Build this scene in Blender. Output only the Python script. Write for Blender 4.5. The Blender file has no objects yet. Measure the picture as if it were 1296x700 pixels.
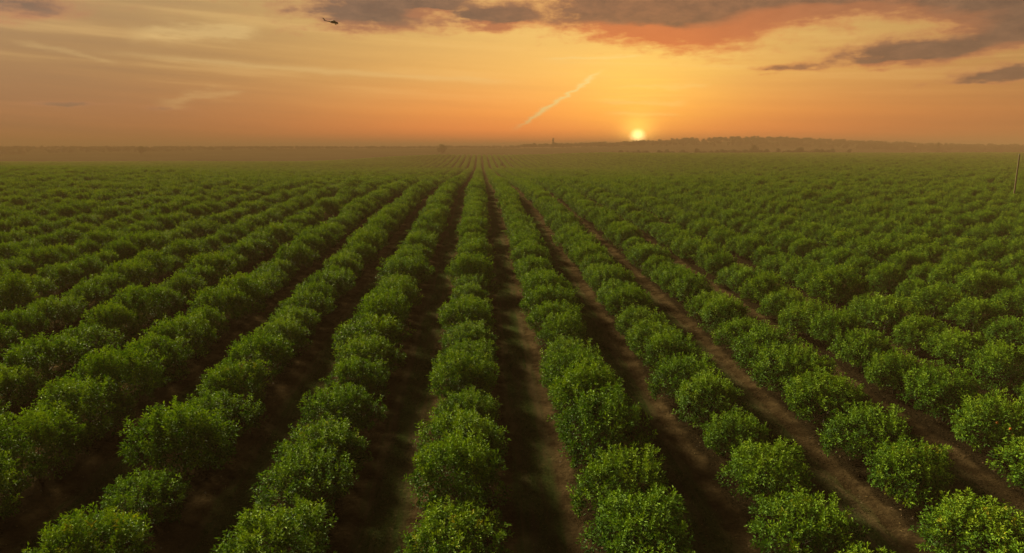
import bpy, math, random
import numpy as np
from mathutils import Vector, Matrix

random.seed(7)
rng = np.random.default_rng(7)
R = math.radians
S = bpy.context.scene
COL = S.collection

# ------------------------------------------------------------------ camera
PW, PH, F = 1296.0, 700.0, 864.0            # photograph's pixels, focal length in them
CAM_H, PITCH, YAW = 17.1, R(10.62), R(2.65)
cam_data = bpy.data.cameras.new('camera')
cam_data.sensor_width = 36.0
cam_data.lens = 36.0 * F / PW
cam_data.clip_start, cam_data.clip_end = 0.5, 20000
cam = bpy.data.objects.new('camera', cam_data)
COL.objects.link(cam)
cam.location = (0, 0, CAM_H)
cam.rotation_euler = (math.pi / 2 - PITCH, 0, -YAW)
S.camera = cam
S.render.resolution_x, S.render.resolution_y = 1024, 553
CAM_M = cam.rotation_euler.to_matrix()


def ray(px, py):
    d = CAM_M @ Vector(((px - PW / 2) / F, (PH / 2 - py) / F, -1.0))
    return d.normalized()


def azel(px, py):
    d = ray(px, py)
    return math.degrees(math.atan2(d.x, d.y)), math.degrees(math.asin(d.z))


def project(p):
    q = CAM_M.transposed() @ (Vector(p) - cam.location)
    if q.z > -0.5:
        return None
    return PW / 2 - F * q.x / q.z, PH / 2 + F * q.y / q.z, -q.z


# ------------------------------------------------------------------ exposure
S.view_settings.view_transform = 'Standard'
S.view_settings.look = 'None'
EXPOSURE = 1.4
S.view_settings.exposure = EXPOSURE
S.view_settings.gamma = 1.0
S.view_settings.use_curve_mapping = False
S.render.engine = 'CYCLES'
S.cycles.use_denoising = True
S.cycles.max_bounces = 6
S.cycles.diffuse_bounces = 2
S.cycles.glossy_bounces = 2
S.cycles.transmission_bounces = 3
S.cycles.transparent_max_bounces = 6
S.cycles.volume_bounces = 0
S.cycles.caustics_reflective = False
S.cycles.caustics_refractive = False

SUN_AZ, SUN_EL = R(-40), R(26)              # light over the left shoulder of the far field
SUN_STRENGTH, SUN_ANGLE = 5.0, R(10)
ZENITH = (0.034, 0.036, 0.031)                 # sky above the frame
HAZE_DENSITY = 0.0007


# ------------------------------------------------------------------ node maths
class NT:
    """Small expression builder over a node tree."""

    def __init__(self, tree):
        self.t = tree

    def new(self, kind, **kw):
        n = self.t.nodes.new(kind)
        for k, v in kw.items():
            setattr(n, k, v)
        return n

    def put(self, sock, v):
        if hasattr(v, 'is_output'):
            self.t.links.new(v, sock)
        elif isinstance(v, (tuple, list)) and len(v) == 3 and len(sock.default_value) == 4:
            sock.default_value = (*v, 1.0)
        else:
            sock.default_value = v

    def m(self, op, *a, clamp=False):
        n = self.new('ShaderNodeMath', operation=op, use_clamp=clamp)
        for i, v in enumerate(a):
            self.put(n.inputs[i], v)
        return n.outputs[0]

    def add(self, *a):
        r = a[0]
        for v in a[1:]:
            r = self.m('ADD', r, v)
        return r

    def sub(self, a, b): return self.m('SUBTRACT', a, b)
    def mul(self, a, b): return self.m('MULTIPLY', a, b)
    def smooth(self, v, a, b, lo=0.0, hi=1.0):
        n = self.new('ShaderNodeMapRange', interpolation_type='SMOOTHSTEP')
        for i, x in enumerate((v, a, b, lo, hi)):
            self.put(n.inputs[i], x)
        return n.outputs[0]

    def mix(self, f, a, b, mode='MIX'):
        n = self.new('ShaderNodeMix', data_type='RGBA', blend_type=mode)
        self.put(n.inputs[0], f)
        self.put(n.inputs[6], a)
        self.put(n.inputs[7], b)
        return n.outputs[2]

    def ramp(self, f, stops):
        n = self.new('ShaderNodeValToRGB')
        cr = n.color_ramp
        while len(cr.elements) < len(stops):
            cr.elements.new(0.5)
        for e, (p, c) in zip(cr.elements, stops):
            e.position, e.color = p, (*c, 1)
        self.put(n.inputs[0], f)
        return n.outputs[0]

    def noise(self, vec, scale, detail=4, rough=0.55, w=None):
        n = self.new('ShaderNodeTexNoise')
        if vec is not None:
            self.put(n.inputs['Vector'], vec)
        n.inputs['Scale'].default_value = scale
        n.inputs['Detail'].default_value = detail
        n.inputs['Roughness'].default_value = rough
        return n.outputs[0]

    def xyz(self, x, y, z):
        n = self.new('ShaderNodeCombineXYZ')
        for i, v in enumerate((x, y, z)):
            self.put(n.inputs[i], v)
        return n.outputs[0]


def lin(r, g, b):
    f = lambda c: c / 255 / 12.92 if c <= 10 else ((c / 255 + 0.055) / 1.055) ** 2.4
    return (f(r), f(g), f(b))


# ------------------------------------------------------------------ sky
world = bpy.data.worlds.new('World')
S.world = world
world.use_nodes = True
world.node_tree.nodes.clear()
W = NT(world.node_tree)
tc = W.new('ShaderNodeTexCoord')
sep = W.new('ShaderNodeSeparateXYZ')
W.put(sep.inputs[0], tc.outputs['Generated'])
DX, DY, DZ = sep.outputs
az = W.mul(W.m('ARCTAN2', DX, DY), 180 / math.pi)
el = W.mul(W.m('ARCSINE', DZ), 180 / math.pi)
flow = W.xyz(W.mul(az, 0.10), W.mul(el, 0.42), 0.0)
n_big = W.noise(flow, 1.0, 5, 0.6)
n_fine = W.noise(flow, 3.6, 5, 0.62)
streak = W.noise(W.xyz(W.mul(az, 0.045), W.mul(W.add(el, W.mul(az, 0.04)), 1.1), 3.0), 1.0, 5, 0.6)

elr = W.m('DIVIDE', el, 40.0, clamp=True)
e = lambda d: d / 40.0
ctr = W.ramp(elr, [(0, lin(246, 126, 56)), (e(1.2), lin(249, 136, 60)), (e(2.8), lin(248, 156, 66)), (e(6), lin(247, 186, 92)),
                   (e(9.5), lin(240, 193, 104)), (e(13), lin(228, 182, 106)), (e(21), (0.18, 0.14, 0.09)), (1.0, ZENITH)])
edg = W.ramp(elr, [(0, lin(136, 84, 54)), (e(1.2), lin(142, 88, 55)), (e(2.8), lin(150, 97, 60)), (e(6), lin(158, 115, 67)),
                   (e(9.5), lin(167, 129, 79)), (e(13), lin(166, 132, 86)), (e(21), (0.13, 0.11, 0.07)), (1.0, ZENITH)])
GAZ, _ = azel(735, 150)
dg = W.sub(az, GAZ)
wl = W.m('EXPONENT', W.mul(W.m('POWER', W.m('DIVIDE', dg, 23.0), 2.0), -1.0))
wr = W.m('EXPONENT', W.mul(W.m('POWER', W.m('DIVIDE', dg, 25.0), 2.0), -1.0))
wt = W.add(W.mul(wl, W.m('LESS_THAN', dg, 0.0)), W.mul(wr, W.m('GREATER_THAN', dg, 0.0)))
wt = W.add(wt, W.mul(W.sub(streak, 0.5), 0.32))
lowglow = W.add(1.0, W.mul(W.m('EXPONENT', W.m('DIVIDE', el, -3.0)), 0.95))
lowglow = W.mul(W.m('MINIMUM', lowglow, 1.8), 1.05)
ctr = W.mix(1.0, ctr, W.xyz(lowglow, W.m('POWER', lowglow, 0.8), W.m('POWER', lowglow, 0.6)), 'MULTIPLY')
base = W.mix(W.m('ADD', wt, 0.0, clamp=True), edg, ctr)

# thin high cirrus and trails
def segment(p0, p1, width, wob=0.35, soft=None):
    """1 on a line between two directions, fading off over width degrees."""
    (a0, e0), (a1, e1) = azel(*p0), azel(*p1)
    L = math.hypot(a1 - a0, e1 - e0)
    ux, uy = (a1 - a0) / L, (e1 - e0) / L
    da, de = W.sub(az, a0), W.sub(el, e0)
    t = W.add(W.mul(da, ux), W.mul(de, uy))
    d = W.add(W.sub(W.mul(de, ux), W.mul(da, uy)), W.mul(W.sub(n_fine, 0.5), wob))
    inside = W.mul(W.smooth(t, -0.12 * L, 0.2 * L), W.smooth(t, L * 1.05, L * 0.85))
    return W.mul(inside, W.m('EXPONENT', W.mul(W.m('POWER', W.m('DIVIDE', d, width), 2.0), -1.0)))

cirrus = W.mul(W.smooth(streak, 0.5, 0.72), W.smooth(el, 2.0, 6.0))
base = W.mix(W.mul(cirrus, 0.22), base, lin(250, 205, 125))
lines = W.add(W.mul(segment((655, 160), (762, 90), 0.13, 1.3), 0.85),
              W.mul(segment((690, 75), (815, 70), 0.10, 0.7), 0.4),
              W.mul(segment((20, 52), (150, 80), 0.16, 1.0), 0.16),
              W.mul(segment((150, 68), (660, 104), 0.22, 0.5), 0.25),
              W.mul(segment((170, 44), (330, 38), 0.5, 2.2), 0.35),
              W.mul(segment((200, 128), (310, 116), 0.35, 2.4), 0.18),
              W.mul(segment((760, 128), (870, 130), 0.18, 1.2), 0.25),
              W.mul(segment((770, 143), (860, 146), 0.14, 1.0), 0.25),
              W.mul(segment((780, 110), (900, 108), 0.16, 1.2), 0.2))
base = W.mix(W.m('ADD', lines, 0.0, clamp=True), base, lin(255, 218, 138))

# clouds: (centre px, centre py, half width, half height, weight)
CLOUDS = [(880, -8, 205, 42, 1.15), (800, 24, 75, 24, 0.8), (890, 34, 70, 20, 0.6), (1262, 8, 58, 28, 1.1), (1292, 42, 36, 16, 0.8),
          (1150, 67, 72, 13, 1.45), (1270, 95, 55, 9, 1.2), (985, 89, 42, 5, 0.9), (630, 22, 46, 13, 1.15), (470, 20, 90, 22, 1.05),
          (545, 0, 42, 10, 0.8), (25, 6, 56, 17, 0.95), (90, 131, 52, 4, 0.9), (215, 138, 34, 4, 0.65), (1080, -10, 150, 28, 1.1),
          (915, 62, 60, 16, 0.38), (150, -60, 260, 40, 0.8), (600, -90, 420, 44, 0.9), (1040, 82, 24, 5, 0.4)]
wa = W.add(az, W.mul(W.sub(n_fine, 0.5), 3.0))
we = W.add(el, W.mul(W.sub(n_big, 0.5), 1.6), W.mul(W.sub(n_fine, 0.5), 0.9))
mask = low = None
for (cx, cy, hw, hh, wgt) in CLOUDS:
    a0, e0 = azel(cx, cy)
    sa, se = hw / F * 57.3, hh / F * 57.3
    q = W.add(W.m('POWER', W.m('DIVIDE', W.sub(wa, a0), sa), 2.0), W.m('POWER', W.m('DIVIDE', W.sub(we, e0), se), 2.0))
    g = W.mul(W.m('EXPONENT', W.mul(q, -1.0)), wgt)
    mask = g if mask is None else W.add(mask, g)
    q2 = W.add(W.m('POWER', W.m('DIVIDE', W.sub(wa, a0), sa), 2.0), W.m('POWER', W.m('DIVIDE', W.sub(W.add(we, 0.75), e0), se), 2.0))
    g2 = W.mul(W.m('EXPONENT', W.mul(q2, -1.0)), wgt)
    low = g2 if low is None else W.add(low, g2)
under = W.smooth(W.sub(low, mask), 0.02, 0.32)                   # the side turned down to the sun
n_puff = W.noise(W.xyz(W.mul(az, 0.55), W.mul(el, 1.1), 5.0), 1.0, 7, 0.66)
mask = W.add(mask, W.mul(W.sub(n_fine, 0.5), 0.55), W.mul(W.sub(n_puff, 0.5), 1.25))
cov = W.smooth(mask, 0.20, 0.98)
thick = W.smooth(mask, 0.5, 1.05)
SAZ, SEL = azel(807, 174)
sd = W.m('SQRT', W.add(W.m('POWER', W.sub(az, SAZ), 2.0), W.m('POWER', W.sub(el, SEL), 2.0)))
near = W.m('EXPONENT', W.mul(W.m('POWER', W.m('DIVIDE', sd, 13.0), 2.0), -1.0))
rim = W.mix(near, lin(186, 120, 78), lin(246, 140, 58))
core = W.mix(near, lin(98, 72, 58), lin(132, 80, 54))
core = W.mix(W.smooth(n_puff, 0.3, 0.75), core, W.mix(near, lin(132, 96, 72), lin(176, 106, 64)))
ccol = W.mix(thick, rim, core)
ccol = W.mix(W.mul(under, W.add(0.35, W.mul(near, 0.6))), ccol, W.mix(near, lin(208, 124, 72), lin(246, 116, 44)))
skyc = W.mix(W.mul(cov, 0.93), base, ccol)

# the low sun: a disc in a yellow glow
h1 = W.m('EXPONENT', W.mul(W.m('DIVIDE', sd, 3.8), -1.0))
h2 = W.m('EXPONENT', W.mul(W.m('POWER', W.m('DIVIDE', sd, 1.25), 2.0), -1.0))
h3 = W.smooth(sd, 0.85, 0.0)
gaz, gel = azel(815, 120)
hy = W.m('EXPONENT', W.mul(W.add(W.m('POWER', W.m('DIVIDE', W.sub(az, gaz), 7.0), 2.0), W.m('POWER', W.m('DIVIDE', W.sub(el, gel), 4.2), 2.0)), -1.0))
bands = W.noise(W.xyz(W.mul(az, 0.12), W.mul(el, 3.2), 9.0), 1.0, 4, 0.6)
hy = W.mul(hy, W.add(0.1, W.mul(bands, 1.8)))
clear = W.sub(1.0, W.mul(cov, 0.8))
glow = W.mix(1.0, W.mix(1.0, (0.46, 0.32, 0.03), h1, 'MULTIPLY'), W.mix(1.0, (1.5, 0.95, 0.16), h2, 'MULTIPLY'), 'ADD')
glow = W.mix(1.0, glow, W.mix(1.0, (0.10, 0.105, 0.0), hy, 'MULTIPLY'), 'ADD')
glow = W.mix(1.0, glow, W.mix(1.0, (5.0, 3.7, 1.6), h3, 'MULTIPLY'), 'ADD')
skyc = W.mix(clear, skyc, glow, 'ADD')
# dusk: the sky away from the sunset is dim and grey
away = W.smooth(W.m('ABSOLUTE', dg), 48.0, 100.0)
skyc = W.mix(away, skyc, W.mix(1.0, skyc, (0.22, 0.27, 0.36), 'MULTIPLY'))
# below the horizon
skyc = W.mix(W.smooth(el, 0.0, -2.0), skyc, (0.05, 0.035, 0.02))

bg = W.new('ShaderNodeBackground')
W.put(bg.inputs[0], skyc)
bg.inputs[1].default_value = 2 ** -EXPOSURE          # colours above are the sky's as photographed
nis = W.new('ShaderNodeTexSky', sky_type='NISHITA', sun_disc=False)
nis.sun_elevation, nis.sun_rotation = SUN_EL, SUN_AZ
bg2 = W.new('ShaderNodeBackground')
W.put(bg2.inputs[0], nis.outputs[0])
bg2.inputs[1].default_value = 0.0015
addn = W.new('ShaderNodeAddShader')
W.put(addn.inputs[0], bg.outputs[0])
W.put(addn.inputs[1], bg2.outputs[0])
wo = W.new('ShaderNodeOutputWorld')
W.put(wo.inputs[0], addn.outputs[0])

# ------------------------------------------------------------------ sun lamp
sun_data = bpy.data.lights.new('sun', 'SUN')
sun_data.energy, sun_data.angle, sun_data.color = SUN_STRENGTH, SUN_ANGLE, (1.0, 0.87, 0.52)
sun = bpy.data.objects.new('sun', sun_data)
COL.objects.link(sun)
sv = Vector((math.sin(SUN_AZ) * math.cos(SUN_EL), math.cos(SUN_AZ) * math.cos(SUN_EL), math.sin(SUN_EL)))
sun.rotation_euler = sv.to_track_quat('Z', 'Y').to_euler()
sun.location = sv * 300

# ------------------------------------------------------------------ terrain
ROW, X0, STEP = 7.12, -1.0, 4.27
_py = np.arange(-400, 8000, 5.0)


def profile(pts):
    x, y = zip(*pts)
    v = np.interp(_py, x, y)
    k = np.hanning(15); k /= k.sum()
    return np.convolve(np.pad(v, 7, mode='edge'), k, 'valid')


P_MID = profile([(-400, 0), (22, 0), (52, 1.6), (97, 3.0), (166, 4.9), (205, 5.2), (300, 2.6), (600, -2.5), (800, 0.5), (960, 5.6), (1060, 5.6), (1250, 4), (1650, 17), (2200, 18), (8000, 12)])
P_LEFT = profile([(-400, 0), (22, 0), (52, 1.6), (97, 3.0), (166, 5.2), (300, 6.4), (500, 1.5), (700, -0.5), (1000, -4), (1200, -2), (1650, 16), (2200, 17), (8000, 12)])
P_RIGHT = profile([(-400, 0), (22, 0), (52, 1.6), (97, 3.0), (166, 4.6), (260, 4.6), (420, 5.4), (700, 7.2), (950, 8.2), (1060, 7.4), (1250, 5), (1650, 17), (2200, 18), (8000, 12)])
ss = lambda v, a, b: (lambda t: t * t * (3 - 2 * t))(np.clip((v - a) / (b - a), 0, 1))


def ground_z(x, y):
    x, y = np.asarray(x, float), np.asarray(y, float)
    f = lambda p: np.interp(y, _py, p)
    wl_, wr_ = ss(-x, 30, 260), ss(x, 70, 190)
    z = f(P_MID) * (1 - wl_ - wr_) + f(P_LEFT) * wl_ + f(P_RIGHT) * wr_
    z = z + 0.45 * np.sin(x * 0.021 + 1.3) * np.sin(y * 0.017) * ss(y, 60, 160)
    # low rise on the right, beyond the orchard
    z = z + 20.0 * np.exp(-((x - 700) / 330) ** 2 - ((y - 1800) / 260) ** 2)
    return z


def link(name, verts, faces, mats, parent=None, smooth=False, midx=None, tone=None):
    me = bpy.data.meshes.new(name)
    me.from_pydata([tuple(v) for v in verts], [], [tuple(f) for f in faces])
    for m in mats if isinstance(mats, (list, tuple)) else [mats]:
        me.materials.append(m)
    if midx is not None:
        me.polygons.foreach_set('material_index', np.asarray(midx, np.int32))
    if smooth:
        me.polygons.foreach_set('use_smooth', np.ones(len(me.polygons), bool))
    if tone is not None:
        at = me.attributes.new('tone', 'FLOAT', 'FACE')
        at.data.foreach_set('value', np.asarray(tone, np.float32))
    me.update()
    o = bpy.data.objects.new(name, me)
    COL.objects.link(o)
    if parent is not None:
        o.parent = parent
    return o


def thing(name, label, cat, loc, group=None, rz=0.0):
    o = bpy.data.objects.new(name, None)
    o.empty_display_size = 0.3
    COL.objects.link(o)
    o.location, o.rotation_euler = loc, (0, 0, rz)
    o['label'], o['category'] = label, cat
    if group:
        o['group'] = group
    return o


# ------------------------------------------------------------------ materials
def new_mat(name):
    m = bpy.data.materials.new(name)
    m.use_nodes = True
    m.node_tree.nodes.clear()
    n = NT(m.node_tree)
    out = n.new('ShaderNodeOutputMaterial')
    return m, n, out


def leaf_material(name, stops, hue=0.35, trans=0.15, rough=0.62, spec=0.10):
    m, n, out = new_mat(name)
    a = n.new('ShaderNodeAttribute', attribute_name='tone')
    oi = n.new('ShaderNodeObjectInfo')
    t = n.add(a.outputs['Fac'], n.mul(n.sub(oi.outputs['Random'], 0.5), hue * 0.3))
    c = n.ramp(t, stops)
    c = n.mix(n.mul(oi.outputs['Random'], hue), c, n.mix(1.0, c, (1.12, 1.0, 0.8), 'MULTIPLY'))
    p = n.new('ShaderNodeBsdfPrincipled')
    n.put(p.inputs['Base Color'], c)
    p.inputs['Roughness'].default_value = rough
    p.inputs['Specular IOR Level'].default_value = spec
    tr = n.new('ShaderNodeBsdfTranslucent')
    n.put(tr.inputs[0], n.mix(1.0, c, (1.35, 1.25, 0.55), 'MULTIPLY'))
    mx = n.new('ShaderNodeMixShader')
    mx.inputs[0].default_value = trans
    n.put(mx.inputs[1], p.outputs[0])
    n.put(mx.inputs[2], tr.outputs[0])
    n.put(out.inputs[0], mx.outputs[0])
    return m


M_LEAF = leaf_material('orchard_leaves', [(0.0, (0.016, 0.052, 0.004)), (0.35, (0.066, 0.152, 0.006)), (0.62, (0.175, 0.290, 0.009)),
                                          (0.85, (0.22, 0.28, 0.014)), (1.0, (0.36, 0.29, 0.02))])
M_WOODLEAF = leaf_material('woodland_leaves', [(0.0, (0.02, 0.035, 0.012)), (1.0, (0.05, 0.075, 0.02))], trans=0.2)
M_GRASS = leaf_material('grass_blades', [(0.0, (0.025, 0.045, 0.010)), (0.6, (0.05, 0.075, 0.018)), (1.0, (0.14, 0.12, 0.045))], trans=0.25, spec=0.2)


def simple_mat(name, c0, c1, scale=6.0, rough=0.8, metal=0.0, stretch=(1, 1, 1), bump=0.0, spec=0.4):
    m, n, out = new_mat(name)
    tcn = n.new('ShaderNodeTexCoord')
    mp = n.new('ShaderNodeMapping')
    mp.inputs['Scale'].default_value = stretch
    n.put(mp.inputs[0], tcn.outputs['Object'])
    f = n.noise(mp.outputs[0], scale, 6, 0.6)
    p = n.new('ShaderNodeBsdfPrincipled')
    n.put(p.inputs['Base Color'], n.mix(n.smooth(f, 0.3, 0.7), c0, c1))
    p.inputs['Roughness'].default_value = rough
    p.inputs['Metallic'].default_value = metal
    p.inputs['Specular IOR Level'].default_value = spec
    if bump:
        b = n.new('ShaderNodeBump')
        b.inputs['Strength'].default_value = bump
        n.put(b.inputs['Height'], f)
        n.put(p.inputs['Normal'], b.outputs[0])
    n.put(out.inputs[0], p.outputs[0])
    return m


M_BARK = simple_mat('bark', (0.022, 0.017, 0.012), (0.05, 0.038, 0.026), 9, 0.9, stretch=(1, 1, 0.25), bump=0.4)
M_POLE = simple_mat('weathered_pole_wood', (0.08, 0.055, 0.025), (0.13, 0.09, 0.042), 7, 0.85, stretch=(1, 1, 0.12), bump=0.3)
M_STEEL = simple_mat('dull_steel', (0.16, 0.16, 0.16), (0.26, 0.25, 0.24), 12, 0.5, metal=0.7)
M_FRUIT = simple_mat('orange_peel', (0.62, 0.17, 0.015), (0.72, 0.26, 0.02), 9, 0.45)
M_HELI = simple_mat('dark_olive_paint', (0.022, 0.022, 0.016), (0.034, 0.032, 0.022), 3, 0.55)
M_HELIGLASS = simple_mat('dark_cockpit_glass', (0.01, 0.011, 0.013), (0.016, 0.016, 0.018), 2, 0.12)
M_ROTOR = simple_mat('black_rotor', (0.012, 0.012, 0.012), (0.02, 0.02, 0.02), 3, 0.5)


def ground_material():
    m, n, out = new_mat('orchard_soil')
    g = n.new('ShaderNodeNewGeometry')
    sp = n.new('ShaderNodeSeparateXYZ')
    n.put(sp.inputs[0], g.outputs['Position'])
    x, y, z = sp.outputs
    pos = n.xyz(x, y, 0.0)
    n1 = n.noise(pos, 0.9, 5, 0.6)
    n2 = n.noise(pos, 0.16, 4, 0.55)
    n3 = n.noise(pos, 6.0, 6, 0.65)
    lane = n.noise(n.xyz(n.mul(x, 1.6), n.mul(y, 0.12), 0.0), 1.0, 4, 0.6)
    # distance from the nearest tree line: 0 under the trees, 3.5 in the middle of a lane
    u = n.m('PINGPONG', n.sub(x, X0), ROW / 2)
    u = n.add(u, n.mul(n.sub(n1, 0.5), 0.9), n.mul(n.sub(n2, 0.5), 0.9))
    soil = n.mix(n.smooth(n1, 0.3, 0.72), (0.026, 0.0165, 0.0075), (0.078, 0.052, 0.025))
    soil = n.mix(n.smooth(n3, 0.35, 0.75, 0.0, 0.55), soil, (0.009, 0.006, 0.003))
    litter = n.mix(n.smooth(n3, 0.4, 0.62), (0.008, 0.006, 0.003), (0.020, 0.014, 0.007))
    grass = n.mix(n.smooth(n3, 0.3, 0.7), (0.016, 0.026, 0.006), (0.042, 0.056, 0.015))
    worn = n.mix(n.smooth(lane, 0.42, 0.66), grass, (0.046, 0.038, 0.018))
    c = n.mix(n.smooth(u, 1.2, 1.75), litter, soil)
    c = n.mix(n.smooth(u, 2.25, 2.75), c, worn)
    track = n.mul(n.smooth(n.m('ABSOLUTE', n.sub(u, 2.72)), 0.34, 0.12), n.smooth(lane, 0.35, 0.6))
    c = n.mix(n.mul(track, 0.75), c, (0.070, 0.048, 0.024))
    # rough pasture beyond the orchard
    past = n.mix(n.smooth(n.noise(n.xyz(n.mul(x, 0.5), y, 0.0), 0.012, 4, 0.6), 0.35, 0.65), (0.016, 0.020, 0.007), (0.040, 0.038, 0.016))
    c = n.mix(n.smooth(y, 1005, 1040), c, past)
    p = n.new('ShaderNodeBsdfPrincipled')
    n.put(p.inputs['Base Color'], c)
    p.inputs['Roughness'].default_value = 0.95
    p.inputs['Specular IOR Level'].default_value = 0.0
    b = n.new('ShaderNodeBump')
    b.inputs['Strength'].default_value = 0.7
    b.inputs['Distance'].default_value = 0.12
    n.put(b.inputs['Height'], n.add(n3, n.mul(n1, 1.5)))
    n.put(p.inputs['Normal'], b.outputs[0])
    n.put(out.inputs[0], p.outputs[0])
    return m


# ------------------------------------------------------------------ ground: one sheet to the horizon
def spread(lim, fine, d0, k):
    out, v, d = [0.0], 0.0, d0
    while v < lim:
        if v > fine:
            d *= k
        v += d
        out.append(v)
    return np.array(out)


xs = spread(6000, 75, 0.6, 1.06)
xs = np.concatenate([-xs[:0:-1], xs])
ys = spread(7000, 150, 0.9, 1.022) - 40
GX, GY = np.meshgrid(xs, ys)
GZ = ground_z(GX, GY)
uu = np.abs((GX - X0 + ROW / 2) % ROW - ROW / 2)
wn = ss(160 - GY, 0, 40) * ss(80 - np.abs(GX), 0, 8)
GZ = GZ + wn * (0.13 * np.exp(-(uu / 1.6) ** 2) - 0.05 * np.exp(-((uu - 2.65) / 0.3) ** 2)) + wn * rng.normal(0, 0.018, GX.shape)
nx, ny = len(xs), len(ys)
idx = np.arange(nx * ny).reshape(ny, nx)
gf = np.stack([idx[:-1, :-1], idx[:-1, 1:], idx[1:, 1:], idx[1:, :-1]], -1).reshape(-1, 4)
gv = np.stack([GX, GY, GZ], -1).reshape(-1, 3)
ground = link('ground', gv.tolist(), gf.tolist(), ground_material(), smooth=True)
ground['kind'] = 'structure'

# ------------------------------------------------------------------ haze: one even box of air
hz, hn, hout = new_mat('haze_air')
pv = hn.new('ShaderNodeVolumePrincipled')
pv.inputs['Color'].default_value = (0.42, 0.25, 0.135, 1)
pv.inputs['Density'].default_value = HAZE_DENSITY
pv.inputs['Anisotropy'].default_value = -0.15
hn.put(hout.inputs['Volume'], pv.outputs[0])
zlo, zhi = float(gv[:, 2].min()) - 1.0, 58.0
hv = [(sx * 6400, 3480 + sy * 3900, z) for z in (zlo, zhi) for sx, sy in ((-1, -1), (1, -1), (1, 1), (-1, 1))]
haze = link('haze', hv, [(3, 2, 1, 0), (4, 5, 6, 7), (0, 1, 5, 4), (1, 2, 6, 5), (2, 3, 7, 6), (3, 0, 4, 7)], hz)
haze['kind'] = 'stuff'


# ------------------------------------------------------------------ foliage
def leaf_quads(base, direction, normal, length, width, tone):
    """Folded diamond leaves: arrays (n,3) -> verts, tri faces, tones."""
    n = len(base)
    side = np.cross(direction, normal)
    side /= np.linalg.norm(side, axis=1, keepdims=True) + 1e-9
    nn = np.cross(side, direction)
    L, Wd = length[:, None], width[:, None]
    mid = base + direction * L * 0.45
    fold = nn * Wd * 0.28
    v = np.stack([base, mid + side * Wd * 0.5 + fold, base + direction * L - nn * L * 0.10, mid - side * Wd * 0.5 + fold], 1).reshape(-1, 3)
    i = np.arange(n)[:, None] * 4
    f = np.concatenate([i + [0, 1, 2], i + [0, 2, 3]], 1).reshape(-1, 3)
    return v, f, np.repeat(tone, 2)


def unit(v):
    return v / (np.linalg.norm(v, axis=-1, keepdims=True) + 1e-9)


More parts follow.
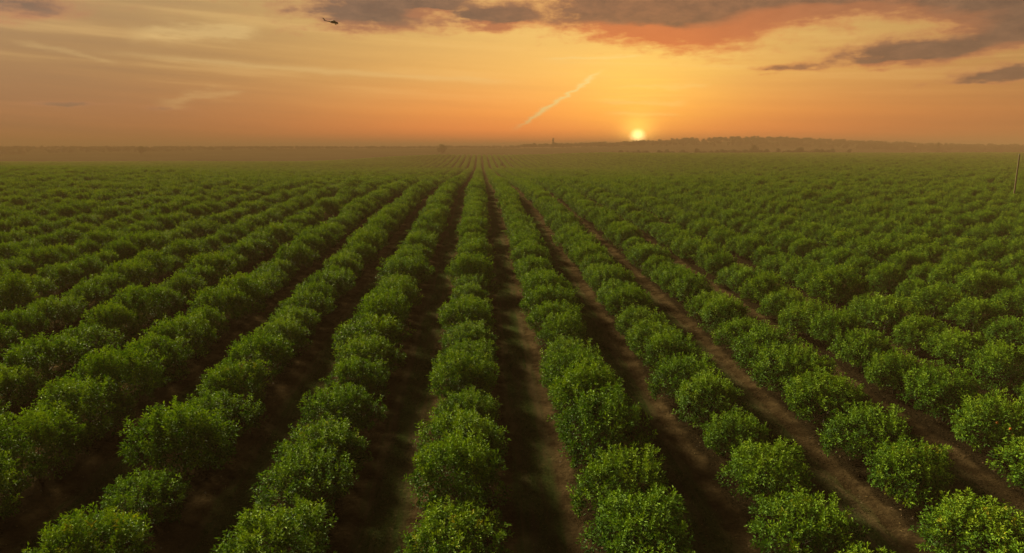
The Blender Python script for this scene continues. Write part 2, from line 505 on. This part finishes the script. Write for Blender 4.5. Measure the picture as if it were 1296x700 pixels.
def crown_mesh(seed, across=2.0, along=2.25, height=2.55, flush=0.12, spikes=9, shoots=230, per=30):
    """A bushy citrus crown down to the ground: leafy shoots standing out of several lobes."""
    g = np.random.default_rng(seed)
    lobes = [(0, 0, height * 0.52, across * 0.76, along * 0.80, height * 0.47)]
    for k in range(7):
        a = k * 2 * math.pi / 7 + g.uniform(-0.35, 0.35)
        r = g.uniform(0.46, 0.74)
        hz_ = g.uniform(0.38, 0.62) * height
        s = g.uniform(0.32, 0.54)
        lobes.append((math.cos(a) * across * r, math.sin(a) * along * r, hz_, across * s, along * s, min(height * g.uniform(0.30, 0.38), hz_ - 0.1)))
    for k in range(3):
        lobes.append((g.uniform(-.4, .4) * across, g.uniform(-.4, .4) * along, height * g.uniform(0.60, 0.80), across * g.uniform(.24, .42), along * g.uniform(.24, .42), height * g.uniform(.20, .30)))
    lobes = np.array(lobes)
    area = (lobes[:, 3] * lobes[:, 4] + lobes[:, 3] * lobes[:, 5])
    pts, nrm = [], []
    while len(pts) < shoots:
        li = g.choice(len(lobes), p=area / area.sum())
        d = unit(g.normal(size=3))
        if d[2] < -0.55:
            continue
        l = lobes[li]
        p = l[:3] + d * l[3:]
        q = (((p - lobes[:, :3]) / lobes[:, 3:]) ** 2).sum(1)
        if (np.delete(q, li) < 0.80).any() or p[2] < 0.22:
            continue
        pts.append(l[:3] + d * l[3:] * g.uniform(0.80, 1.08))
        nrm.append(unit(d / l[3:]))
    pts, nrm = np.array(pts), np.array(nrm)
    V, Fc, T = [], [], []
    off = 0

    def emit(b, d, nm, ln, wd, tn):
        nonlocal off
        v, f, t = leaf_quads(b, d, nm, ln, wd, tn)
        V.append(v); Fc.append(f + off); T.append(t)
        off += len(v)

    up = np.array([0, 0, 1.0])
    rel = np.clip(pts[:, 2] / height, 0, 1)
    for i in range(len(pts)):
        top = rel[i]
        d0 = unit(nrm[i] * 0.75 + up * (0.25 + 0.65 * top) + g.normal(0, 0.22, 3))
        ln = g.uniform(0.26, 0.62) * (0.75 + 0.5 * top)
        nl = int(per * g.uniform(0.75, 1.25))
        t = g.uniform(-0.45, 1.0, nl)
        ax1 = unit(np.cross(d0, up + g.normal(0, 0.1, 3))); ax2 = np.cross(d0, ax1)
        ang = np.arange(nl) * 2.4 + g.uniform(0, 6)
        rad = ax1 * np.cos(ang)[:, None] + ax2 * np.sin(ang)[:, None]
        base = pts[i] + d0 * (t * ln)[:, None] + rad * g.uniform(0.0, 0.13, nl)[:, None]
        spread_ = np.where(t > 0.7, 0.55, 1.15)[:, None]
        dirs = unit(d0 * 0.6 + rad * spread_ + up * 0.12 + g.normal(0, 0.25, (nl, 3)))
        nm = unit(d0 * 0.7 + up * 0.7 + g.normal(0, 0.3, (nl, 3)))
        young = g.random() < flush * (0.25 + 1.5 * top ** 2)
        tone = np.clip(g.normal(0.10 + 0.38 * top ** 1.5, 0.12) + g.normal(0, 0.09, nl) + (0.14 * np.clip(t, 0, 1)), 0.02, 0.68)  # lighter toward the top: new growth, plus sunlit tops painted into leaf colour
        if young:
            tone = np.clip(tone + (0.22 + 0.28 * g.random()) * np.clip(t + 0.35, 0, 1), 0, 0.9)
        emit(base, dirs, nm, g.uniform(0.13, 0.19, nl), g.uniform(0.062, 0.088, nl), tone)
    # upright water shoots along the top
    hi = np.argsort(-rel)[: len(rel) // 4]
    for i in g.choice(hi, spikes, replace=False):
        d0 = unit(up + nrm[i] * 0.22 + g.normal(0, 0.12, 3))
        ln = g.uniform(0.35, 0.85)
        nl = 26
        t = np.linspace(0, 1, nl)
        ang = np.arange(nl) * 2.4
        ax1 = unit(np.cross(d0, np.array([1, 0.2, 0]))); ax2 = np.cross(d0, ax1)
        rad = ax1 * np.cos(ang)[:, None] + ax2 * np.sin(ang)[:, None]
        base = pts[i] + d0 * (t * ln)[:, None]
        emit(base, unit(d0 * 0.75 + rad * 0.9), unit(d0 + rad * 0.2), g.uniform(0.11, 0.17, nl), g.uniform(0.055, 0.075, nl),
             np.clip(g.normal(0.50, 0.08) + 0.10 * t * (g.random() < 0.5), 0, 0.64))
    # older leaves inside
    ni = 1700
    li = g.integers(0, len(lobes), ni)
    d = unit(g.normal(size=(ni, 3)))
    p = lobes[li, :3] + d * lobes[li, 3:] * (g.uniform(0.45, 0.95, ni) ** 0.6)[:, None]
    ok = p[:, 2] > 0.2
    p, d = p[ok], d[ok]
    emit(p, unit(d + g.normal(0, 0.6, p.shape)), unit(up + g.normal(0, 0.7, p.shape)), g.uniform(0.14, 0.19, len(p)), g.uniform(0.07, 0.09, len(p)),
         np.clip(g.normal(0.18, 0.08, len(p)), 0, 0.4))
    me = bpy.data.meshes.new('crown')
    v, f = np.concatenate(V), np.concatenate(Fc)
    me.from_pydata(v.tolist(), [], f.tolist())
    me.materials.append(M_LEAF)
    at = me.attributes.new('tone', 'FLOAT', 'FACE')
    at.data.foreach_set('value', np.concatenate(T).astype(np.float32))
    me.update()
    return me


def tube(path, radii, sides=7):
    """A tapered tube along a polyline, capped."""
    path = [Vector(p) for p in path]
    v, f = [], []
    for i, p in enumerate(path):
        d = (path[min(i + 1, len(path) - 1)] - path[max(i - 1, 0)]).normalized()
        a = d.orthogonal().normalized(); b = d.cross(a)
        for k in range(sides):
            t = 2 * math.pi * k / sides
            v.append(p + (a * math.cos(t) + b * math.sin(t)) * radii[i])
    for i in range(len(path) - 1):
        for k in range(sides):
            f.append((i * sides + k, i * sides + (k + 1) % sides, (i + 1) * sides + (k + 1) % sides, (i + 1) * sides + k))
    f.append(tuple(range(sides))[::-1])
    f.append(tuple((len(path) - 1) * sides + k for k in range(sides)))
    return v, f


def join(parts):
    v, f = [], []
    for pv_, pf in parts:
        o = len(v)
        v += list(pv_)
        f += [tuple(i + o for i in q) for q in pf]
    return v, f


def trunk_mesh(seed, h, r, limbs, reach, bend=0.08):
    g = random.Random(seed)
    parts = [tube([(0, 0, -0.25), (g.uniform(-bend, bend) * h * .3, 0, h * 0.5), (g.uniform(-bend, bend) * h, g.uniform(-bend, bend) * h, h)], [r * 1.3, r, r * 0.8])]
    for k in range(limbs):
        a = 2 * math.pi * k / limbs + g.uniform(-.4, .4)
        z0 = h * g.uniform(0.75, 1.0)
        q = g.uniform(0.7, 1.0) * reach
        parts.append(tube([(0, 0, z0), (math.cos(a) * q * .45, math.sin(a) * q * .45, z0 + reach * .5), (math.cos(a) * q * .8, math.sin(a) * q * .8, z0 + reach * g.uniform(.8, 1.1))],
                          [r * 0.6, r * 0.4, r * 0.12], 5))
    v, f = join(parts)
    me = bpy.data.meshes.new('trunk')
    me.from_pydata([tuple(p) for p in v], [], f)
    me.materials.append(M_BARK)
    me.update()
    return me


GREEN = [crown_mesh(10 + k, across=rng.uniform(1.82, 2.08), along=rng.uniform(1.8, 2.05), height=rng.uniform(2.45, 2.85), flush=0.0, spikes=int(rng.integers(9, 20))) for k in range(9)]
YELLOW = [crown_mesh(40 + k, across=1.85, along=1.95, height=2.5, flush=0.10, spikes=9) for k in range(2)]
CROWNS = GREEN + YELLOW
TRUNKS = [trunk_mesh(70 + k, 0.75, 0.085, 6, 0.9) for k in range(3)]

# ------------------------------------------------------------------ where the orchard trees stand
trees = []                                                        # row, x, y, z, px, py, depth, in view
for k in range(-120, 121):
    xr = X0 + k * ROW
    for n_ in range(-7, 232):
        y = 24.6 + n_ * STEP + rng.normal(0, 0.2)
        dcam = math.hypot(xr, y)
        if y < 8 and abs(xr) > 60:
            continue
        a = math.degrees(math.atan2(xr, y)) - math.degrees(YAW)
        if y > 12 and abs(a) > 41 and abs(xr) - 26 > 0.8 * y:
            continue
        if y > 100 and rng.random() < 0.008:
            continue                                              # a missing tree here and there
        trees.append([k, xr + rng.normal(0, 0.16), y, 0.0])
tx = np.array([t[1] for t in trees]); ty = np.array([t[2] for t in trees])
tz = ground_z(tx, ty)
info = []
for i, t in enumerate(trees):
    p = project((tx[i], ty[i], tz[i] + 1.6))
    vis = p is not None and -30 < p[0] < PW + 30 and 150 < p[1] < PH + 42
    info.append((p, vis))
cand = sorted((i for i in range(len(trees)) if info[i][1]), key=lambda i: info[i][0][2])[:300]
near_set = set(cand)

ORD = ['zeroth', 'first', 'second', 'third', 'fourth', 'fifth', 'sixth', 'seventh', 'eighth', 'ninth', 'tenth', 'eleventh', 'twelfth', 'thirteenth', 'fourteenth', 'fifteenth', 'sixteenth',
       'seventeenth', 'eighteenth', 'nineteenth', 'twentieth', 'twenty-first', 'twenty-second', 'twenty-third', 'twenty-fourth', 'twenty-fifth', 'twenty-sixth', 'twenty-seventh',
       'twenty-eighth', 'twenty-ninth', 'thirtieth']
YELLOW_AT = [(575, 672), (1165, 590), (1245, 660), (255, 470), (1040, 655), (410, 565), (590, 430), (90, 690)]
yellow = {min(cand, key=lambda i: (info[i][0][0] - p[0]) ** 2 + (info[i][0][1] - p[1]) ** 2) for p in YELLOW_AT}
fruit_tree = min(cand, key=lambda i: (info[i][0][0] - 1262) ** 2 + (info[i][0][1] - 560) ** 2)
yellow.discard(fruit_tree)
by_row = {}
for i in cand:
    by_row.setdefault(trees[i][0], []).append(i)
crown_users = {}
for k, members in by_row.items():
    members.sort(key=lambda i: ty[i])
    side = 'left' if k <= 0 else 'right'
    nth = ORD[1 - k] if k <= 0 else ORD[k]
    for j, i in enumerate(members):
        place = 'front tree' if j == 0 else f'{ORD[j + 1]} from the front'
        look = 'yellow-tipped bushy' if i in yellow else ('orange-fruited bushy' if i == fruit_tree else 'bushy green')
        t = thing('orchard_tree', f'{look} orchard tree, {place}, {nth} row {side} of central grass track', 'tree', (tx[i], ty[i], tz[i] + 0.06), 'orchard trees planted in rows')
        cm = YELLOW[i % 2] if i in yellow else GREEN[int(rng.integers(len(GREEN)))]
        c = bpy.data.objects.new('crown', cm)
        tr = bpy.data.objects.new('trunk', TRUNKS[i % 3])
        for o in (c, tr):
            COL.objects.link(o)
            o.parent = t
        s = float(np.clip(rng.normal(1.0, 0.07), 0.86, 1.15)) if rng.random() > 0.02 else rng.uniform(0.7, 0.8)
        c.scale = (s * rng.uniform(0.92, 1.08), s * rng.uniform(0.95, 1.05), s * rng.uniform(0.86, 1.12))
        c.rotation_euler = (0, 0, (0 if rng.random() < .5 else math.pi) + rng.uniform(-0.25, 0.25))
        crown_users.setdefault(cm.name, c)
        if i == fruit_tree:
            bpy.context.view_layer.update()
            inv = c.matrix_world.inverted()
            spots = []
            for fp in ((1279, 543), (1262, 535), (1282, 551)):
                d_ = ray(*fp)
                o_ = inv @ cam.location
                hit, loc_, nor_, fi_ = c.ray_cast(o_, (inv.to_3x3() @ d_).normalized())
                if hit:
                    spots.append(tuple(t.matrix_world.inverted() @ (c.matrix_world @ loc_ - d_ * 0.07)))
            print('fruit', spots, info[i])
            for (fx, fy, fz) in spots:
                v, f = [], []
                for a in range(1, 6):
                    for b in range(8):
                        th, ph = math.pi * a / 6, 2 * math.pi * b / 8
                        v.append((0.05 * math.sin(th) * math.cos(ph), 0.05 * math.sin(th) * math.sin(ph), 0.052 * math.cos(th)))
                v += [(0, 0, 0.047), (0, 0, -0.052)]
                f = [(a * 8 + b, (a + 1) * 8 + b, (a + 1) * 8 + (b + 1) % 8, a * 8 + (b + 1) % 8) for a in range(4) for b in range(8)]
                f += [(40, b, (b + 1) % 8) for b in range(8)] + [(41, 32 + (b + 1) % 8, 32 + b) for b in range(8)]
                fo = link('fruit', v, f, M_FRUIT, t, smooth=True)
                fo.location = (fx, fy, fz)
                fo.scale = (1.35, 1.35, 1.35)


# ------------------------------------------------------------------ masses: points that carry copies of a few meshes
def scatter(name, pos, rot, scl, pick, sources):
    me = bpy.data.meshes.new(name)
    me.from_pydata([tuple(p) for p in pos], [], [])
    for an, ty_, data in (('turn', 'FLOAT', rot), ('pick', 'INT', pick)):
        me.attributes.new(an, ty_, 'POINT').data.foreach_set('value', np.asarray(data, np.int32 if ty_ == 'INT' else np.float32))
    me.attributes.new('size', 'FLOAT_VECTOR', 'POINT').data.foreach_set('vector', np.asarray(scl, np.float32).ravel())
    o = bpy.data.objects.new(name, me)
    COL.objects.link(o)
    ng = bpy.data.node_groups.new(name, 'GeometryNodeTree')
    ng.interface.new_socket('Geometry', in_out='INPUT', socket_type='NodeSocketGeometry')
    ng.interface.new_socket('Geometry', in_out='OUTPUT', socket_type='NodeSocketGeometry')
    N, L = ng.nodes.new, ng.links.new
    gi, go, iop, g2i = N('NodeGroupInput'), N('NodeGroupOutput'), N('GeometryNodeInstanceOnPoints'), N('GeometryNodeGeometryToInstance')
    for src in reversed(sources):
        oi = N('GeometryNodeObjectInfo')
        oi.transform_space = 'ORIGINAL'
        oi.inputs['Object'].default_value = src
        L(oi.outputs['Geometry'], g2i.inputs[0])

    def attr(n, t):
        a = N('GeometryNodeInputNamedAttribute')
        a.data_type = t
        a.inputs['Name'].default_value = n
        return a.outputs['Attribute']
    cx = N('ShaderNodeCombineXYZ')
    L(attr('turn', 'FLOAT'), cx.inputs[2])
    L(gi.outputs[0], iop.inputs['Points'])
    L(g2i.outputs[0], iop.inputs['Instance'])
    iop.inputs['Pick Instance'].default_value = True
    L(attr('pick', 'INT'), iop.inputs['Instance Index'])
    L(cx.outputs[0], iop.inputs['Rotation'])
    L(attr('size', 'FLOAT_VECTOR'), iop.inputs['Scale'])
    L(iop.outputs[0], go.inputs[0])
    md = o.modifiers.new('copies', 'NODES')
    md.node_group = ng
    o['kind'] = 'stuff'
    return o


rest = [i for i in range(len(trees)) if i not in near_set]
sources = list(crown_users.values())
nr = len(rest)
sc = np.clip(rng.normal(1.0, 0.06, nr), 0.85, 1.15)
far = scatter('orchard_foliage', np.stack([tx[rest], ty[rest], tz[rest] + 0.06], 1), rng.choice([0, math.pi], nr) + rng.uniform(-.25, .25, nr),
              np.stack([sc, sc, sc * rng.uniform(.84, 1.12, nr)], 1), rng.integers(0, len(sources), nr), sources)


# ------------------------------------------------------------------ grass in the lanes
def grass_mesh():
    n = 60000
    k = rng.integers(-9, 10, n)
    x = X0 + ROW * (k + 0.5) + np.clip(rng.normal(0, 0.55, n), -1.4, 1.4)
    y = 14 + rng.random(n) ** 1.5 * 90
    sel = np.abs(x) < 0.85 * y + 6
    x, y = x[sel], y[sel]
    n = len(x)
    patch = np.sin(x * 1.7 + y * 0.31) + np.sin(y * 0.83 + k[sel] * 2.1) + rng.normal(0, 0.8, n)
    sel = patch > -0.6
    x, y = x[sel], y[sel]
    n = len(x)
    z = ground_z(x, y)
    b = np.stack([x, y, z], 1)
    b = np.repeat(b, 3, 0) + rng.normal(0, 0.05, (n * 3, 3)) * [1, 1, 0]
    d = unit(np.array([0, 0, 1.0]) + rng.normal(0, 0.55, (n * 3, 3)))
    v, f, t = leaf_quads(b, d, unit(rng.normal(size=(n * 3, 3))), rng.uniform(0.07, 0.19, n * 3), rng.uniform(0.012, 0.03, n * 3), np.clip(rng.normal(0.4, 0.28, n * 3), 0, 1))
    return v, f, t


gvv, gff, gtt = grass_mesh()
grass = link('grass', gvv.tolist(), gff.tolist(), M_GRASS, tone=gtt)
grass['kind'] = 'stuff'


M_LITTER = leaf_material('dry_leaves', [(0.0, (0.03, 0.02, 0.01)), (0.6, (0.09, 0.055, 0.025)), (1.0, (0.16, 0.11, 0.04))], trans=0.05, spec=0.1)
n = 26000
lk = rng.integers(-9, 10, n)
lx = X0 + ROW * lk + np.clip(rng.normal(0, 1.6, n), -3.4, 3.4)
ly = 14 + rng.random(n) ** 1.5 * 80
ok = np.abs(lx) < 0.85 * ly + 6
lx, ly = lx[ok], ly[ok]
lb = np.stack([lx, ly, ground_z(lx, ly) + 0.03 + 0.13 * np.exp(-(((lx - X0 + ROW / 2) % ROW - ROW / 2) / 1.6) ** 2)], 1)
ln_ = len(lx)
lv, lf, lt = leaf_quads(lb, unit(rng.normal(size=(ln_, 3)) * [1, 1, 0.25]), unit(np.array([0, 0, 1.0]) + rng.normal(0, 0.35, (ln_, 3))), rng.uniform(0.08, 0.16, ln_), rng.uniform(0.04, 0.08, ln_), rng.random(ln_))
litter = link('fallen_leaves', lv.tolist(), lf.tolist(), M_LITTER, tone=lt)
litter['kind'] = 'stuff'

# ------------------------------------------------------------------ far woods and single trees
def big_crown(seed, w, h, z0, n, pine=False):
    g = np.random.default_rng(seed)
    P = []
    if pine:
        nb = 17
        for k in range(nb):
            q = k / (nb - 1)
            zz = z0 + (h - z0) * q ** 0.9
            r = w * (1 - q) ** 0.75 * g.uniform(0.55, 1.05) + 0.25
            a = g.uniform(0, 6.28) + np.arange(4) * 1.57
            for aa in a:
                m = int(n / nb / 4)
                tt = g.random(m) ** 0.6
                P.append(np.stack([np.cos(aa) * r * tt, np.sin(aa) * r * tt, np.full(m, zz) - 0.12 * r * tt], 1) + g.normal(0, 0.28, (m, 3)))
    else:
        for k in range(13):
            a, q = g.uniform(0, 6.28), g.uniform(0, 0.62) ** 0.7
            c = np.array([math.cos(a) * w * q, math.sin(a) * w * q, z0 + (h - z0) * g.uniform(0.22, 0.8)])
            m = n // 13
            d = unit(g.normal(size=(m, 3))) * (g.uniform(0.5, 1.0, m) ** 0.5)[:, None]
            P.append(c + d * [w * .42, w * .42, (h - z0) * .22])
    P = np.concatenate(P)
    m = len(P)
    v, f, t = leaf_quads(P, unit(g.normal(size=(m, 3)) + [0, 0, .3]), unit(g.normal(size=(m, 3))), g.uniform(0.45, 0.85, m), g.uniform(0.25, 0.5, m), g.random(m))
    me = bpy.data.meshes.new('crown')
    me.from_pydata(v.tolist(), [], f.tolist())
    me.materials.append(M_WOODLEAF)
    at = me.attributes.new('tone', 'FLOAT', 'FACE')
    at.data.foreach_set('value', t.astype(np.float32))
    me.update()
    return me


BROAD = [big_crown(200, 4.6, 10.5, 1.4, 2600), big_crown(201, 3.6, 9.5, 1.2, 2200), big_crown(202, 5.6, 9.0, 0.8, 2600)]
PINES = [big_crown(210, 2.6, 15.5, 4.0, 2200, True), big_crown(211, 2.2, 17.5, 5.5, 2000, True)]
BTRUNK, PTRUNK = trunk_mesh(300, 3.2, 0.28, 5, 3.2), trunk_mesh(301, 14.5, 0.2, 3, 0.6, 0.01)


def at_px(px, dist):
    a, _ = azel(px, 190)
    return math.sin(R(a)) * dist, math.cos(R(a)) * dist


# (px in the photograph, distance, mesh, scale, label, name)
LONE = [(635, 655, BROAD[1], 0.60, 'small dark tree standing alone at the head of the central rows', 'broadleaf_tree'),
        (559, 1300, BROAD[0], 2.0, 'tall rounded tree standing clear above the mist, left of the central rows', 'broadleaf_tree'),
        (178, 1500, BROAD[2], 2.0, 'wide tree clump farthest to the left in the mist', 'broadleaf_tree'),
        (954, 1150, BROAD[0], 1.5, 'tall tree in front of the low wooded rise right of the sun', 'broadleaf_tree'),
        (985, 1150, BROAD[1], 1.0, 'small round tree between the tall tree and the broad clump', 'broadleaf_tree'),
        (1012, 1150, BROAD[2], 1.25, 'broad low tree clump below the right end of the wooded rise', 'broadleaf_tree'),
        (1075, 1180, BROAD[1], 0.95, 'small lone tree on the orchard edge right of the wooded rise', 'broadleaf_tree'),
        (882, 1150, BROAD[1], 1.1, 'round tree nearest the sun below the wooded rise', 'broadleaf_tree'),
        (1187, 1500, PINES[0], 1.4, 'slender pine standing alone in the mist toward the right edge', 'pine_tree'),
        (700, 1620, PINES[1], 1.4, 'tall pine standing on the skyline left of the setting sun', 'pine_tree')]
wood_sources = []
for (px, d, me, s, label, nm) in LONE:
    x, y = at_px(px, d)
    t = thing(nm, label, 'tree', (x, y, float(ground_z(x, y))), 'single trees beyond the orchard', random.uniform(0, 6))
    for n_, m_ in (('crown', me), ('trunk', PTRUNK if nm == 'pine_tree' else BTRUNK)):
        o = bpy.data.objects.new(n_, m_)
        COL.objects.link(o)
        o.parent = t
        o.scale = (s, s, s)
        if n_ == 'crown' and me not in [q.data for q in wood_sources]:
            wood_sources.append(o)
order = BROAD + PINES
wood_sources.sort(key=lambda o: order.index(o.data))
wp, wpick, wsc = [], [], []
for i in range(3000):
    px = rng.uniform(-160, 1460)
    d = rng.uniform(1650, 2150)
    x, y = at_px(px, d)
    pineish = rng.random() < (0.0)
    tall = 1.0 if px > 660 else 0.62
    wp.append((x, y, float(ground_z(x, y)) - 0.2))
    wpick.append(int(rng.integers(3, 5) if pineish else rng.integers(0, 3)))
    s = rng.uniform(0.7, 1.35) * tall
    wsc.append((s * rng.uniform(.9, 1.3), s * rng.uniform(.9, 1.3), s))
for i in range(110):                                              # a thin belt at the orchard's edge, right of the sun
    px = 760 + 300 * rng.random() ** 0.8
    x, y = at_px(px, rng.uniform(1080, 1300))
    wp.append((x, y, float(ground_z(x, y)) - 0.2))
    wpick.append(int(rng.integers(0, 3)))
    s = rng.uniform(0.45, 0.95)
    wsc.append((s * rng.uniform(1.0, 1.6), s * rng.uniform(1.0, 1.6), s))
wood = scatter('far_woods', wp, rng.uniform(0, 6.28, len(wp)), wsc, wpick, wood_sources)

# ------------------------------------------------------------------ pole at the right edge
px_, py_ = at_px(1291, 200)
pz = float(ground_z(px_, py_))
pole = thing('utility_pole', 'tan weathered wooden pole rising from the orchard at the right edge', 'pole', (px_, py_, pz))
v, f = tube([(0, 0, -0.6), (0, 0, 5), (0.02, 0, 11.4)], [0.19, 0.16, 0.13], 12)
link('shaft', v, f, M_POLE, pole, smooth=False)
v, f = tube([(0, 0, 11.39), (0, 0, 11.46), (0, 0, 11.52)], [0.15, 0.15, 0.04], 12)
link('cap', v, f, M_STEEL, pole)


# ------------------------------------------------------------------ helicopter
def loft(sections, sides=14):
    """x, centre z, half width, half height -> a closed body along x."""
    v, f = [], []
    for (x, z, w, h) in sections:
        for k in range(sides):
            t = 2 * math.pi * k / sides
            c, s = math.cos(t), math.sin(t)
            v.append((x, math.copysign(abs(c) ** 0.75, c) * w, z + math.copysign(abs(s) ** 0.75, s) * h))
    n = len(sections)
    for i in range(n - 1):
        for k in range(sides):
            f.append((i * sides + k, i * sides + (k + 1) % sides, (i + 1) * sides + (k + 1) % sides, (i + 1) * sides + k))
    f.append(tuple(range(sides))[::-1])
    f.append(tuple((n - 1) * sides + k for k in range(sides)))
    return v, f


def plate(pts, y0, y1):
    """A flat outline in x, z given thickness in y."""
    n = len(pts)
    v = [(x, y0, z) for x, z in pts] + [(x, y1, z) for x, z in pts]
    f = [tuple(range(n)), tuple(range(n, 2 * n))[::-1]] + [(i, i + n, (i + 1) % n + n, (i + 1) % n) for i in range(n)]
    return v, f


HD = 790.0
hp = cam.location + ray(422, 28.5) * HD
heli = thing('helicopter', 'dark helicopter flying nose down to the right under the upper clouds', 'helicopter', hp, None, math.radians(-4))
heli.rotation_euler = (0, R(7), R(-2))
v, f = loft([(5.3, -0.35, 0.1, 0.12), (5.0, -0.3, 0.5, 0.45), (4.2, -0.1, 0.85, 0.8), (3.2, 0.1, 1.1, 1.05), (1.2, 0.15, 1.15, 1.12), (-1.2, 0.15, 1.12, 1.1), (-2.6, 0.25, 0.9, 0.85), (-3.6, 0.35, 0.5, 0.52)])
link('fuselage', v, f, M_HELI, heli, smooth=True)
v, f = loft([(2.3, 1.25, 0.45, 0.2), (1.6, 1.4, 0.8, 0.42), (-0.8, 1.4, 0.8, 0.42), (-2.2, 1.15, 0.4, 0.25)], 10)
link('engine_cowling', v, f, M_HELI, heli, smooth=True)
v, f = loft([(-3.2, 0.45, 0.5, 0.5), (-6.0, 0.55, 0.34, 0.36), (-8.6, 0.75, 0.22, 0.26), (-9.6, 1.0, 0.16, 0.24)], 10)
link('tail_boom', v, f, M_HELI, heli, smooth=True)
v, f = plate([(-8.5, 0.75), (-9.7, 0.6), (-11.2, 3.1), (-10.3, 3.2)], -0.12, 0.12)
link('tail_fin', v, f, M_HELI, heli)
v, f = plate([(-9.9, -2.2), (-8.9, -2.2), (-8.9, 2.2), (-9.9, 2.2)], 0.75, 0.85)
st = link('stabilizer', [(a, c, b) for a, b, c in v], f, M_HELI, heli)
wv, wf = loft([(4.92, 0.1, 0.42, 0.2), (4.5, 0.3, 0.78, 0.42), (3.75, 0.52, 1.02, 0.55), (3.2, 0.6, 1.125, 0.52)], 12)
link('windscreen', wv, wf, M_HELIGLASS, heli, smooth=True)
for sy in (-1, 1):
    v, f = plate([(-0.8, -0.35), (1.1, -0.35), (1.1, 0.65), (-0.8, 0.65)], sy * 1.10, sy * 1.19)
    link('cabin_door', v, f, M_HELI, heli)
    w = tube([(0, -0.14, 0), (0, 0.14, 0)], [0.42, 0.42], 12)
    wh = link('wheel', *w, M_ROTOR, heli)
    wh.location = (2.6, sy * 1.35, -1.55)
    sv_, sf = tube([(2.4, sy * 1.0, -0.5), (2.6, sy * 1.3, -1.5)], [0.12, 0.1], 8)
    link('wheel_strut', sv_, sf, M_HELI, heli)
rt = link('rotor_mast', *tube([(0.4, 0, 1.6), (0.4, 0, 2.3), (0.4, 0, 2.45)], [0.22, 0.2, 0.45], 10), M_ROTOR, heli)
for k in range(4):
    a = R(24 + 90 * k)
    b = [(0.3, -0.22), (7.4, -0.26), (7.9, -0.1), (7.9, 0.26), (0.3, 0.26)]
    n = len(b)
    ca, sa = math.cos(a), math.sin(a)
    v = [(0.4 + x * ca - y * sa, x * sa + y * ca, 2.38 + zz - 0.0006 * x ** 3 * 0.4) for zz in (0, 0.07) for x, y in b]
    f = [tuple(range(n))[::-1], tuple(range(n, 2 * n))] + [(i, (i + 1) % n, (i + 1) % n + n, i + n) for i in range(n)]
    link('rotor_blade', v, f, M_ROTOR, rt)
tr_ = link('tail_rotor', *tube([(-10.75, -0.1, 2.75), (-10.75, -0.42, 2.75)], [0.16, 0.13], 8), M_ROTOR, heli)
for k in range(4):
    a = R(30 + 90 * k)
    ca, sa = math.cos(a), math.sin(a)
    b = [(0.1, -0.1), (1.6, -0.12), (1.6, 0.12), (0.1, 0.12)]
    v = [(-10.75 + x * ca - y * sa, yy, 2.75 + x * sa + y * ca) for yy in (-0.40, -0.34) for x, y in b]
    f = [(0, 1, 2, 3)[::-1], (4, 5, 6, 7)] + [(i, (i + 1) % 4, (i + 1) % 4 + 4, i + 4) for i in range(4)]
    link('rotor_blade', v, f, M_ROTOR, tr_)
print('trees', len(trees), 'near', len(cand), 'farthest near', max(info[i][0][2] for i in cand), 'grass', len(gff))
